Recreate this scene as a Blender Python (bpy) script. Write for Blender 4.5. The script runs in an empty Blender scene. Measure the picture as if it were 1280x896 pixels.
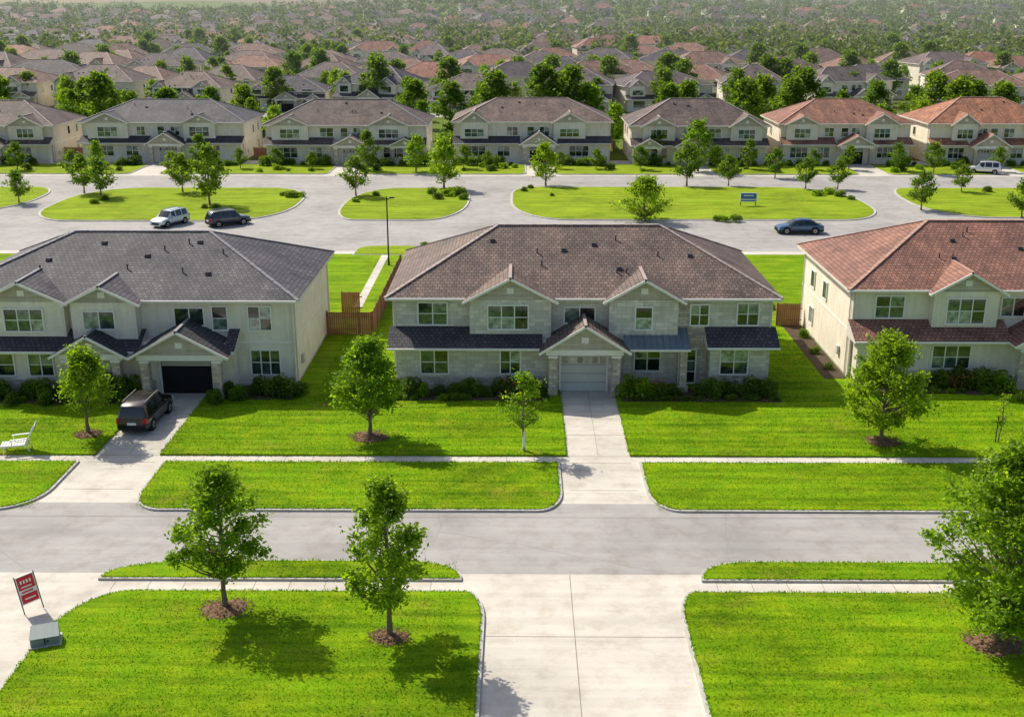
import bpy, math, random
import numpy as np
from mathutils import Vector, Matrix
random.seed(7); RNG=np.random.default_rng(7)
S=bpy.context.scene
COL=S.collection

# ------------------------------------------------------------------ materials
def newmat(name):
    m=bpy.data.materials.new(name); m.use_nodes=True
    nt=m.node_tree; b=nt.nodes['Principled BSDF']
    return m,nt,b
def N(nt,t,**k):
    n=nt.nodes.new(t)
    for a,v in k.items(): setattr(n,a,v)
    return n
def L(nt,a,b): nt.links.new(a,b)
def noise(nt,vec,scale,detail=4,rough=.6):
    n=N(nt,'ShaderNodeTexNoise'); n.inputs['Scale'].default_value=scale
    n.inputs['Detail'].default_value=detail; n.inputs['Roughness'].default_value=rough
    if vec: L(nt,vec,n.inputs['Vector'])
    return n.outputs['Fac']
def ramp(nt,fac,stops):
    r=N(nt,'ShaderNodeValToRGB'); e=r.color_ramp.elements
    while len(e)<len(stops): e.new(.5)
    for i,(p,c) in enumerate(stops):
        e[i].position=p; e[i].color=(c[0],c[1],c[2],1)
    L(nt,fac,r.inputs['Fac']); return r.outputs['Color']
def mixc(nt,fac,a,b,mode='MIX'):
    m=N(nt,'ShaderNodeMix',data_type='RGBA',blend_type=mode)
    if isinstance(fac,(int,float)): m.inputs[0].default_value=fac
    else: L(nt,fac,m.inputs[0])
    for s,v in ((m.inputs[6],a),(m.inputs[7],b)):
        if isinstance(v,tuple): s.default_value=(v[0],v[1],v[2],1)
        else: L(nt,v,s)
    return m.outputs[2]
def bump(nt,b,h,strength=.3,dist=.05):
    n=N(nt,'ShaderNodeBump'); n.inputs['Strength'].default_value=strength; n.inputs['Distance'].default_value=dist
    L(nt,h,n.inputs['Height']); L(nt,n.outputs['Normal'],b.inputs['Normal'])
def sc(c,k): return tuple(min(1,x*k) for x in c)
def simple(name,c,rough=.7,var=.15,scale=3,bs=0,metal=0,coord='Object',spec=.3,fine=25):
    m,nt,b=newmat(name)
    tc=N(nt,'ShaderNodeTexCoord').outputs[coord]
    n1=noise(nt,tc,scale); n2=noise(nt,tc,fine)
    c1=ramp(nt,n1,[(.3,sc(c,1-var)),(.7,sc(c,1+var))])
    c2=mixc(nt,.35,c1,ramp(nt,n2,[(.3,sc(c,1-var)),(.7,sc(c,1+var))]))
    L(nt,c2,b.inputs['Base Color'])
    b.inputs['Roughness'].default_value=rough; b.inputs['Metallic'].default_value=metal
    b.inputs['Specular IOR Level'].default_value=spec
    if bs: bump(nt,b,n2,bs,.02)
    return m
def grass_mat(name,c,dry,blade=False):
    m,nt,b=newmat(name)
    tc=N(nt,'ShaderNodeTexCoord').outputs['Object']
    big=noise(nt,tc,.16,3); mid=noise(nt,tc,.8,6,.7); pat=noise(nt,tc,.3,6,.75)
    mp=N(nt,'ShaderNodeMapping'); mp.inputs['Scale'].default_value=(.10,1.5,1); mp.inputs['Rotation'].default_value=(0,0,.06); L(nt,tc,mp.inputs['Vector'])
    strk=noise(nt,mp.outputs[0],1.3,4,.6)
    a=ramp(nt,big,[(.3,sc(c,.66)),(.5,c),(.7,sc(c,1.2))])
    a=mixc(nt,ramp(nt,mid,[(.42,(0,0,0)),(.72,(.9,.9,.9))]),a,dry)
    a=mixc(nt,ramp(nt,pat,[(.56,(0,0,0)),(.70,(.55,.55,.55))]),a,(.28,.26,.04))
    a=mixc(nt,.8,a,ramp(nt,strk,[(.36,(.62,.68,.6)),(.64,(1.3,1.22,1.1))]),'MULTIPLY')
    if blade:
        g=N(nt,'ShaderNodeNewGeometry')
        a=mixc(nt,.9,a,ramp(nt,g.outputs['Random Per Island'],[(0,(.75,.85,.7)),(1,(1.45,1.3,1.1))]),'MULTIPLY')
        b.inputs['Roughness'].default_value=.7
        t=N(nt,'ShaderNodeBsdfTranslucent'); L(nt,mixc(nt,1.,a,(1.4,1.5,.8),'MULTIPLY'),t.inputs['Color'])
        mx=N(nt,'ShaderNodeMixShader'); mx.inputs[0].default_value=.4
        L(nt,a,b.inputs['Base Color']); b.inputs['Specular IOR Level'].default_value=.1
        L(nt,b.outputs[0],mx.inputs[1]); L(nt,t.outputs[0],mx.inputs[2]); L(nt,mx.outputs[0],nt.nodes['Material Output'].inputs['Surface'])
        return m
    fine=noise(nt,tc,9,8,.85)
    a=mixc(nt,.9,a,ramp(nt,fine,[(.32,(.42,.48,.4)),(.66,(1.55,1.45,1.4))]),'MULTIPLY')
    L(nt,a,b.inputs['Base Color']); b.inputs['Roughness'].default_value=.9; b.inputs['Specular IOR Level'].default_value=.05
    bump(nt,b,fine,.8,.08)
    return m
def concrete_mat(name,c,crack=.6,stain=(.66,.60,.52)):
    m,nt,b=newmat(name)
    tc=N(nt,'ShaderNodeTexCoord').outputs['Object']
    big=noise(nt,tc,.16,5,.6); mid=noise(nt,tc,.8,8,.72); fine=noise(nt,tc,30,4,.7)
    a=ramp(nt,big,[(.32,sc(c,.82)),(.5,c),(.68,sc(c,1.1))])
    a=mixc(nt,ramp(nt,mid,[(.47,(0,0,0)),(.7,(.6,.6,.6))]),a,mixc(nt,1.,a,stain,'MULTIPLY'))
    a=mixc(nt,.7,a,ramp(nt,fine,[(.3,(.8,.8,.8)),(.7,(1.14,1.14,1.14))]),'MULTIPLY')
    mp=N(nt,'ShaderNodeMapping'); mp.inputs['Scale'].default_value=(.045,1.3,1); L(nt,tc,mp.inputs['Vector'])
    st=noise(nt,mp.outputs[0],1.2,5,.6)
    a=mixc(nt,.6,a,ramp(nt,st,[(.35,(.84,.83,.83)),(.65,(1.08,1.08,1.07))]),'MULTIPLY')
    if crack:
        v=N(nt,'ShaderNodeTexVoronoi',feature='DISTANCE_TO_EDGE'); v.inputs['Scale'].default_value=.13
        w=N(nt,'ShaderNodeMix',data_type='VECTOR'); w.inputs[0].default_value=.35
        nn=N(nt,'ShaderNodeTexNoise'); nn.inputs['Scale'].default_value=.6; nn.inputs['Detail'].default_value=7; L(nt,tc,nn.inputs['Vector'])
        L(nt,tc,w.inputs[4]); L(nt,nn.outputs['Color'],w.inputs[5]); L(nt,w.outputs[1],v.inputs['Vector'])
        a=mixc(nt,ramp(nt,v.outputs['Distance'],[(0,(crack,)*3),(.003,(0,0,0))]),a,sc(c,.55))
    L(nt,a,b.inputs['Base Color']); b.inputs['Roughness'].default_value=.85; b.inputs['Specular IOR Level'].default_value=.25
    bump(nt,b,fine,.2,.01)
    return m
def roof_mat(name,c,rand=0,row=.29,bw=.31):
    m,nt,b=newmat(name)
    tc=N(nt,'ShaderNodeTexCoord')
    br=N(nt,'ShaderNodeTexBrick'); L(nt,tc.outputs['UV'],br.inputs['Vector'])
    br.inputs['Scale'].default_value=1; br.inputs['Brick Width'].default_value=bw; br.inputs['Row Height'].default_value=row
    br.inputs['Mortar Size'].default_value=.04; br.inputs['Mortar Smooth'].default_value=.6
    br.inputs['Color1'].default_value=(*sc(c,1.22),1); br.inputs['Color2'].default_value=(*sc(c,.78),1); br.inputs['Mortar'].default_value=(*sc(c,.4),1)
    n1=noise(nt,tc.outputs['Object'],.35,7,.72); n2=noise(nt,tc.outputs['Object'],7,5,.7)
    a=mixc(nt,.9,br.outputs['Color'],ramp(nt,n1,[(.32,(.58,.6,.64)),(.5,(1,.98,.97)),(.68,(1.42,1.32,1.24))]),'MULTIPLY')
    a=mixc(nt,.6,a,ramp(nt,n2,[(.3,(.7,.7,.7)),(.7,(1.3,1.3,1.3))]),'MULTIPLY')
    mp=N(nt,'ShaderNodeMapping'); mp.inputs['Scale'].default_value=(1.6,.12,1); L(nt,tc.outputs['UV'],mp.inputs['Vector'])
    st=noise(nt,mp.outputs[0],1.2,5,.6)
    a=mixc(nt,.6,a,ramp(nt,st,[(.35,(.72,.72,.75)),(.65,(1.2,1.16,1.12))]),'MULTIPLY')
    if rand:
        oi=N(nt,'ShaderNodeObjectInfo')
        a=mixc(nt,1.,a,ramp(nt,oi.outputs['Random'],[(0,(.5,.6,.8)),(.25,(.8,.82,.88)),(.55,(1.0,.9,.86)),(.78,(1.3,.98,.84)),(1,(1.9,1.05,.75))]),'MULTIPLY')
    L(nt,a,b.inputs['Base Color']); b.inputs['Roughness'].default_value=.75; b.inputs['Specular IOR Level'].default_value=.25
    bump(nt,b,br.outputs['Fac'],-.7,.05)
    return m
def wall_mat(name,c,stone=0,bw=.55,rh=.26):
    m,nt,b=newmat(name)
    tc=N(nt,'ShaderNodeTexCoord')
    n1=noise(nt,tc.outputs['Object'],.6,6,.7); n2=noise(nt,tc.outputs['Object'],22,4)
    if stone:
        br=N(nt,'ShaderNodeTexBrick'); L(nt,tc.outputs['UV'],br.inputs['Vector'])
        br.inputs['Scale'].default_value=1; br.inputs['Brick Width'].default_value=bw; br.inputs['Row Height'].default_value=rh
        br.inputs['Mortar Size'].default_value=.014
        br.inputs['Color1'].default_value=(*sc(c,1+.2*stone),1); br.inputs['Color2'].default_value=(*sc(c,1-.35*stone),1); br.inputs['Mortar'].default_value=(*sc(c,1-.4*stone),1)
        a=br.outputs['Color']; bump(nt,b,br.outputs['Fac'],-.4,.02)
    else:
        a=ramp(nt,n2,[(.3,sc(c,.94)),(.7,sc(c,1.05))]); bump(nt,b,n2,.25,.015)
    a=mixc(nt,.7,a,ramp(nt,n1,[(.3,(.80,.78,.73)),(.65,(1.06,1.06,1.05))]),'MULTIPLY')
    mp=N(nt,'ShaderNodeMapping'); mp.inputs['Scale'].default_value=(2.2,.15,1); L(nt,tc.outputs['UV'],mp.inputs['Vector'])
    st=noise(nt,mp.outputs[0],1.5,4)
    a=mixc(nt,.45,a,ramp(nt,st,[(.35,(.82,.8,.77)),(.6,(1.05,1.05,1.05))]),'MULTIPLY')
    L(nt,a,b.inputs['Base Color']); b.inputs['Roughness'].default_value=.85; b.inputs['Specular IOR Level'].default_value=.2
    return m
def leaf_mat(name,stops,trans=.35):
    m,nt,b=newmat(name)
    g=N(nt,'ShaderNodeNewGeometry'); c=ramp(nt,g.outputs['Random Per Island'],stops)
    tc=N(nt,'ShaderNodeTexCoord').outputs['Object']
    c=mixc(nt,.6,c,ramp(nt,noise(nt,tc,1.1,3),[(.3,(.6,.65,.6)),(.7,(1.4,1.3,1.2))]),'MULTIPLY')
    oi=N(nt,'ShaderNodeObjectInfo')
    c=mixc(nt,.6,c,ramp(nt,oi.outputs['Random'],[(0,(.75,.85,.8)),(.5,(1,1,1)),(1,(1.3,1.15,.9))]),'MULTIPLY')
    L(nt,c,b.inputs['Base Color']); b.inputs['Roughness'].default_value=.55; b.inputs['Specular IOR Level'].default_value=.2
    t=N(nt,'ShaderNodeBsdfTranslucent'); L(nt,mixc(nt,1.,c,(2.0,1.95,.7),'MULTIPLY'),t.inputs['Color'])
    mx=N(nt,'ShaderNodeMixShader'); mx.inputs[0].default_value=trans
    L(nt,b.outputs[0],mx.inputs[1]); L(nt,t.outputs[0],mx.inputs[2])
    L(nt,mx.outputs[0],nt.nodes['Material Output'].inputs['Surface'])
    return m
def glass_mat(name):
    m,nt,b=newmat(name)
    g=N(nt,'ShaderNodeNewGeometry'); tc=N(nt,'ShaderNodeTexCoord').outputs['UV']
    c=ramp(nt,g.outputs['Random Per Island'],[(0,(.012,.018,.018)),(.35,(.03,.045,.04)),(.6,(.08,.12,.09)),(.82,(.2,.26,.21)),(1,(.42,.46,.42))])  # pane tints: pale reflections and curtain tones painted into the base colour
    c=mixc(nt,.8,c,ramp(nt,noise(nt,tc,2.2,4),[(.38,(.25,.3,.3)),(.62,(1.5,1.5,1.35))]),'MULTIPLY')
    L(nt,c,b.inputs['Base Color']); b.inputs['Roughness'].default_value=.05; b.inputs['Specular IOR Level'].default_value=1.0
    return m

M={}
M['lawn']=grass_mat('lawn_grass',(.15,.295,.006),(.265,.365,.010))
M['lawn_far']=grass_mat('lawn_grass_far',(.21,.32,.018),(.31,.37,.03))
M['field']=grass_mat('yard_grass',(.11,.18,.03),(.18,.19,.06))
M['blade']=grass_mat('grass_blades',(.15,.295,.006),(.265,.365,.010),True)
M['road']=concrete_mat('road_surface',(.39,.37,.355),.35)
M['conc']=concrete_mat('pale_concrete',(.62,.575,.505),.0)
M['kerb']=simple('kerb_concrete',(.48,.455,.41),.85,.25,2,.2)
M['joint']=simple('joint',(.22,.20,.17),.9,.2,3)
M['patch']=simple('road_patch',(.34,.29,.24),.9,.15,1,.2)
M['mulch']=simple('mulch',(.18,.105,.06),.95,.5,5,.8,fine=18)
M['soil']=simple('bed_soil',(.08,.055,.035),.95,.5,3,.8,fine=12)
M['roof_gray']=roof_mat('roof_gray',(.122,.117,.13))
M['roof_brown']=roof_mat('roof_brown',(.195,.145,.126))
M['roof_brown2']=roof_mat('roof_brown_dark',(.15,.115,.105),row=.4,bw=.45)
M['roof_red']=roof_mat('roof_red',(.30,.155,.118))
M['roof_orange']=roof_mat('roof_orange',(.36,.17,.105),row=.4,bw=.5)
M['roof_terra']=roof_mat('roof_terracotta',(.30,.155,.11),row=.4,bw=.5)
M['roof_dark']=roof_mat('roof_dark',(.085,.08,.092))
M['roof_far']=roof_mat('roof_far',(.18,.143,.13),rand=1,row=.5,bw=.6)
M['roof_metal']=simple('metal_roof',(.20,.26,.32),.4,.15,2,0,.5)
M['cap_light']=simple('ridge_cap_light',(.40,.32,.29),.8,.25,3)
M['cap_gray']=simple('ridge_cap_gray',(.27,.26,.27),.8,.25,3)
M['cap_red']=simple('ridge_cap_red',(.46,.27,.21),.8,.25,3)
M['w_stone']=wall_mat('pale_stone_wall',(.74,.695,.61),.6)
M['w_cream']=wall_mat('cream_stucco',(.87,.80,.67))
M['w_white']=wall_mat('off_white_stucco',(.86,.80,.69))
M['w_far']=wall_mat('stucco_far',(.78,.71,.60))
M['pier']=wall_mat('pier_stone',(.62,.54,.45),.9,.4,.2)
M['siding']=wall_mat('gable_siding',(.56,.51,.44),.5,3,.16)
M['trim']=simple('white_trim',(.86,.83,.77),.5,.05,3)
M['fascia']=simple('fascia',(.68,.63,.56),.6,.08,3)
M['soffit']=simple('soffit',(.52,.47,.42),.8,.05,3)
M['glass']=glass_mat('window_glass')
M['gdoor']=simple('garage_door_paint',(.60,.60,.55),.5,.06,2)
M['dark']=simple('garage_shade_black',(.012,.012,.014),.8,.2,2)
M['vent']=simple('roof_vent_metal',(.10,.09,.09),.5,.1,3,0,.5)
M['fence']=simple('fence_wood',(.30,.135,.08),.85,.3,1.5,.3)
M['bark']=simple('bark',(.20,.145,.10),.9,.35,8,.6)
M['leafA']=leaf_mat('leaves_spring',[(0,(.10,.18,.012)),(.4,(.155,.265,.016)),(.8,(.23,.36,.022)),(1,(.32,.44,.04))],.52)
M['leafB']=leaf_mat('leaves_mid',[(0,(.06,.12,.015)),(.5,(.115,.20,.02)),(1,(.20,.30,.035))],.47)
M['leafC']=leaf_mat('leaves_shrub',[(0,(.035,.07,.012)),(.5,(.08,.145,.018)),(1,(.18,.26,.03))],.35)
M['leafF']=leaf_mat('leaves_forest',[(0,(.045,.08,.02)),(.5,(.085,.14,.028)),(1,(.15,.21,.045))],.25)
M['flower']=simple('red_flowers',(.45,.05,.05),.7,.4,6)
M['black']=simple('tyre_rubber',(.018,.018,.018),.85,.2,4)
M['rim']=simple('wheel_rim',(.45,.45,.46),.35,.05,3,0,.8)
M['cglass']=simple('car_glass',(.015,.02,.022),.05,.1,3,spec=.8)
M['redlamp']=simple('tail_lamp',(.5,.02,.02),.25,.1,3)
M['headlamp']=simple('head_lamp',(.75,.76,.76),.15,.05,3)
M['signred']=simple('sign_red',(.60,.03,.05),.5,.08,3)
M['signblue']=simple('sign_blue',(.05,.16,.42),.5,.08,3)
M['white']=simple('white_paint',(.78,.78,.76),.55,.04,3)
M['metal']=simple('dark_metal',(.03,.03,.032),.5,.1,3,0,.6)
M['box']=simple('utility_green_grey',(.20,.24,.24),.55,.12,4,.1)
def paint(name,c):
    m=simple(name,c,.28,.02,1,0,.35,spec=.6); b=m.node_tree.nodes['Principled BSDF']; b.inputs['Coat Weight'].default_value=.8; b.inputs['Coat Roughness'].default_value=.06; return m
M['p_maroon']=paint('paint_black_cherry',(.022,.010,.014)); M['p_silver']=paint('paint_silver',(.50,.60,.64))
M['p_dark']=paint('paint_charcoal',(.02,.035,.06)); M['p_blue']=paint('paint_navy',(.008,.07,.18)); M['p_white']=paint('paint_white',(.75,.75,.74))

# ------------------------------------------------------------------ mesh builder
class MB:
    def __init__(s): s.v=[];s.f=[];s.m=[];s.ml=[]
    def mi(s,k):
        if k not in s.ml: s.ml.append(k)
        return s.ml.index(k)
    def poly(s,pts,k):
        i=len(s.v); s.v+= [tuple(p) for p in pts]; s.f.append(tuple(range(i,i+len(pts)))); s.m.append(s.mi(k))
    def box(s,x0,x1,y0,y1,z0,z1,k,top=None):
        i=len(s.v)
        s.v+=[(x0,y0,z0),(x1,y0,z0),(x1,y1,z0),(x0,y1,z0),(x0,y0,z1),(x1,y0,z1),(x1,y1,z1),(x0,y1,z1)]
        for n,f in enumerate([(0,3,2,1),(4,5,6,7),(0,1,5,4),(1,2,6,5),(2,3,7,6),(3,0,4,7)]):
            s.f.append(tuple(i+j for j in f)); s.m.append(s.mi(top if (top and n==1) else k))
    def beam(s,p,q,w,h,k,up=(0,0,1),off=0):
        p=Vector(p);q=Vector(q);d=(q-p).normalized(); sd=d.cross(Vector(up)).normalized(); u=sd.cross(d)
        i=len(s.v)
        for b in (p,q):
            for a,c in ((-1,0),(1,0),(1,1),(-1,1)):
                s.v.append(tuple(b+sd*(a*w/2)+u*(off+c*h)))
        for f in [(0,1,2,3),(7,6,5,4),(0,4,5,1),(1,5,6,2),(2,6,7,3),(3,7,4,0)]:
            s.f.append(tuple(i+j for j in f)); s.m.append(s.mi(k))
    def tube(s,p,q,r1,r2,k,n=7,caps=True):
        p=Vector(p);q=Vector(q);d=(q-p).normalized()
        a=Vector((0,0,1)) if abs(d.z)<.9 else Vector((1,0,0)); t=d.cross(a).normalized(); b=d.cross(t)
        i=len(s.v)
        for c,r in ((p,r1),(q,r2)):
            for j in range(n):
                an=2*math.pi*j/n; s.v.append(tuple(c+(t*math.cos(an)+b*math.sin(an))*r))
        for j in range(n):
            s.f.append((i+j,i+(j+1)%n,i+n+(j+1)%n,i+n+j)); s.m.append(s.mi(k))
        if caps:
            s.f.append(tuple(i+j for j in range(n))[::-1]); s.m.append(s.mi(k))
            s.f.append(tuple(i+n+j for j in range(n))); s.m.append(s.mi(k))
    def mesh(s,name,smooth=None):
        me=bpy.data.meshes.new(name); me.from_pydata(s.v,[],s.f)
        for k in s.ml: me.materials.append(M[k])
        me.polygons.foreach_set('material_index',s.m)
        uv=me.uv_layers.new(name='UVMap'); data=np.zeros(len(me.loops)*2,dtype=np.float32)
        for p in me.polygons:
            n=p.normal; t=Vector((0,0,1)).cross(n)
            if t.length<.05: t=Vector((1,0,0)); b=Vector((0,1,0))
            else: t.normalize(); b=n.cross(t)
            for li in p.loop_indices:
                co=me.vertices[me.loops[li].vertex_index].co
                data[2*li]=co.dot(t); data[2*li+1]=co.dot(b)
        uv.data.foreach_set('uv',data)
        if smooth is not None:
            me.polygons.foreach_set('use_smooth',[True]*len(me.polygons)); me.set_sharp_from_angle(angle=math.radians(smooth))
        me.update(); return me
    def obj(s,name,parent=None,loc=(0,0,0),rot=0,smooth=None):
        return place(s.mesh(name,smooth),name,parent,loc,rot)
def place(me,name,parent=None,loc=(0,0,0),rot=0,scale=1):
    o=bpy.data.objects.new(name,me); COL.objects.link(o); o.location=loc; o.rotation_euler=(0,0,rot)
    if not isinstance(scale,tuple): scale=(scale,)*3
    o.scale=scale
    if parent: o.parent=parent
    return o
def empty(name,loc=(0,0,0),rot=0,scale=1):
    o=bpy.data.objects.new(name,None); COL.objects.link(o); o.location=loc; o.rotation_euler=(0,0,rot)
    o.scale=scale if isinstance(scale,tuple) else (scale,)*3; o.empty_display_size=.3; return o

# ------------------------------------------------------------------ ground
def hz(x,y):
    t=min(1,max(0,(y-650)/500)); h=t*t*(3-2*t)
    return h*(15+4*math.sin(x*.006+1)+2.5*math.sin(x*.013+y*.002))
def ground():
    xs=np.linspace(-2000,2000,81); ys=np.concatenate([[-300,0,100,200,300,430],np.linspace(470,3200,60)])
    v=[(x,y,hz(x,y)-.06) for y in ys for x in xs]; f=[]
    nx=len(xs)
    for j in range(len(ys)-1):
        for i in range(nx-1): a=j*nx+i; f.append((a,a+1,a+nx+1,a+nx))
    me=bpy.data.meshes.new('ground'); me.from_pydata(v,[],f); me.materials.append(M['field']); me.update()
    place(me,'ground')
ground()
def sheet(name,x0,x1,y0,y1,z,k):
    b=MB(); b.poly([(x0,y0,z),(x1,y0,z),(x1,y1,z),(x0,y1,z)],k); return b.obj(name)
def rr(x0,x1,y0,y1,bl,br,tr,tl,n=9):
    P=[]
    for (cx,cy,(rx,ry),a0) in ((x0,y0,bl,180),(x1,y0,br,270),(x1,y1,tr,0),(x0,y1,tl,90)):
        sx=1 if cx==x0 else -1; sy=1 if cy==y0 else -1
        ox=cx+sx*rx; oy=cy+sy*ry
        if rx<.02: P.append((cx,cy)); continue
        for i in range(n+1):
            a=math.radians(a0+90*i/n); P.append((ox+rx*math.cos(a),oy+ry*math.sin(a)))
    return P
EDGES=[]
def lawn(name,x0,x1,y0,y1,bl=(0,0),br=(0,0),tr=(0,0),tl=(0,0),k='lawn',kerb=.16,z=.10):
    b=MB(); O=rr(x0,x1,y0,y1,bl,br,tr,tl)
    if kerb:
        d=kerb; eps=.021
        I=rr(x0+d,x1-d,y0+d,y1-d,*[( (max(r[0]-d,eps),max(r[1]-d,eps)) if r[0]>.02 else (0,0)) for r in (bl,br,tr,tl)])
        n=len(O)
        for i in range(n):
            j=(i+1)%n
            b.poly([(*O[i],-.02),(*O[j],-.02),(*O[j],z),(*O[i],z)],'kerb')
            b.poly([(*O[i],z),(*O[j],z),(*I[j],z),(*I[i],z)],'kerb')
            b.poly([(*I[i],z),(*I[j],z),(*I[j],z+.03),(*I[i],z+.03)],k)
        b.poly([(*p,z+.03) for p in I],k); EDGES.append((I,z+.03,k))
    else:
        n=len(O)
        for i in range(n):
            j=(i+1)%n; b.poly([(*O[i],-.02),(*O[j],-.02),(*O[j],z),(*O[i],z)],k)
        b.poly([(*p,z) for p in O],k); EDGES.append((O,z,k))
    return b.obj(name)

sheet('road',-140,140,44.0,51.2,0,'road')
sheet('pavement',-140,140,51.2,72,-.004,'conc')
sheet('driveway_apron',-140,140,15,44.0,-.004,'conc')
DW=[(-23.5,-19.9),(2.6,6.1)]
Z0=(0,0)
lawn('lawn',-120,-24.0,50.2,56.35,br=(2.2,2.6))
lawn('lawn',-19.4,2.2,50.2,56.35,bl=(1.6,2.2),br=(1.3,2.2))
lawn('lawn',6.5,120,50.2,56.35,bl=(1.5,2.4))
for a,c in ((-120,-23.5),(-19.9,2.6),(6.1,120)): lawn('lawn',a,c,57.3,69.0,kerb=0)
lawn('lawn',-120,120,69.0,108.5,kerb=0,z=.096)
lawn('lawn',-18.3,-2.5,43.3,45.05,tl=(4.5,1.55),tr=(2.6,1.55),kerb=.12)
lawn('lawn',7.9,120,43.3,45.05,tl=(2.4,1.55),kerb=.12)
lawn('lawn',-19.0,-1.4,12,42.4,tl=(2.6,4.0),tr=(.9,2.4),kerb=.16)
lawn('lawn',6.6,120,12,42.4,tl=(.9,2.4),kerb=.16)
j=MB()
for x in np.arange(-60,60,1.52):
    if not any(a-.2<x<c+.2 for a,c in DW): j.box(x,x+.02,56.36,57.29,0,.003,'joint')
for y in (38.9,33.2): j.box(-1.39,6.59,y,y+.025,0,.003,'joint')
j.box(2.2,2.225,15,43.9,0,.0035,'joint')
for x in np.arange(-17.5,-3,1.52): j.box(x,x+.02,42.41,43.29,0,.003,'joint')
for x in np.arange(8.5,40,1.52): j.box(x,x+.02,42.41,43.29,0,.003,'joint')
for a,c in DW:
    for y in (52.8,56.35,57.3,60.5,63.7,66.9): j.box(a+.01,c-.01,y,y+.022,0,.003,'joint')
    j.box((a+c)/2,(a+c)/2+.02,57.4,68.5,0,.0035,'joint')
j.box(-120,120,49.62,49.64,0,.004,'joint')
j.obj('pavement_joints')
def blob(name,x,y,rx,ry,k,seed,z=.004):
    rg=random.Random(seed); p=[rg.uniform(0,6) for _ in range(4)]
    b=MB(); b.poly([(x+rx*math.cos(a)*(1+.2*math.sin(3*a+p[0])+.1*math.sin(7*a+p[1])),y+ry*math.sin(a)*(1+.2*math.cos(4*a+p[2])+.1*math.sin(9*a+p[3])),z) for a in np.linspace(0,2*math.pi,40,endpoint=False)],k); b.obj(name)
blob('road_patch',-25.8,46.9,1.3,.7,'patch',1)
b=MB(); b.tube((-6.5,47.6,0),(-6.5,47.6,.006),.34,.34,'vent',20); b.tube((-6.5,47.6,0),(-6.5,47.6,.004),.42,.42,'kerb',20); b.obj('manhole_cover')

sheet('road',-190,190,109,163,.0,'road')
sheet('pavement',-190,190,108.5,110.2,.02,'conc')
lawn('lawn_island',-57.5,-27.2,125.8,149.5,(6,9),(7,11),(6,10),(8,10),'lawn_far',.3)
lawn('lawn_island',-21.8,-6.3,126.5,149.5,(3,8),(5,12),(2,9),(6,12),'lawn_far',.3)
lawn('lawn_island',-1.2,42.8,126.8,150.5,(7,12),(6,9),(9,12),(3,6),'lawn_far',.3)
lawn('lawn_island',48.3,120,128.5,150,(7,10),Z0,Z0,(3,9),'lawn_far',.3)
lawn('lawn_island',-120,-61,131,150,Z0,(6,9),(4,8),Z0,'lawn_far',.3)
r2=[(-93,-72),(-68,-43),(-39,-14.5),(-10.2,13.9),(17,37.6),(40,59.8),(62.5,82),(86,108),(-120,-98)]
mir=[0,0,0,0,1,0,1,0,1]
drv=[]
for (a,c),mm in sorted(zip(r2,mir)):
    g=a+(c-a)*.46 if not mm else c-(c-a)*.46-4
    drv.append((g,g+4))
sheet('driveway_apron',-190,190,160.6,177,.004,'conc')
px=-130
for a,c in drv+[(130,0)]:
    lawn('lawn',px,a,161.8,172.0,(1.2,1.6),(1.2,1.6),k='lawn_far',kerb=.2); px=c
lawn('lawn',-190,190,177,244,k='field',kerb=0)
lawn('lawn',-16.5,-9.5,108.0,112.3,(0,0),(0,0),(2,2),(2,2),'lawn_far',.15,z=.12)
for y0,y1,w in ((244.5,253,260),(318,326,300),(402,410,340),(486,494,380),(566,574,420)): sheet('road',-w,w,y0,y1,.0,'road')

# ------------------------------------------------------------------ houses
def window(P,x,z,w,h,y,cols=2,rows=2,det=True):
    T=P['trim']; G=P['windows']
    f=.09
    T.box(x-f,x,y-.10,y,z-f,z+h+f,'trim'); T.box(x+w,x+w+f,y-.10,y,z-f,z+h+f,'trim')
    T.box(x,x+w,y-.10,y,z+h,z+h+f,'trim'); T.box(x,x+w,y-.14,y,z-f,z,'trim')
    cw=w/cols; rh=h/rows
    for i in range(cols):
        for k in range(rows):
            G.poly([(x+i*cw,y-.02,z+k*rh),(x+(i+1)*cw,y-.02,z+k*rh),(x+(i+1)*cw,y-.02,z+(k+1)*rh),(x+i*cw,y-.02,z+(k+1)*rh)],'glass')
    if det:
        for i in range(1,cols): T.box(x+i*cw-.035,x+i*cw+.035,y-.07,y-.021,z,z+h,'trim')
        for k in range(1,rows):
            for i in range(cols): T.box(x+i*cw+.036,x+(i+1)*cw-.036,y-.06,y-.021,z+k*rh-.025,z+k*rh+.025,'trim')
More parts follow.
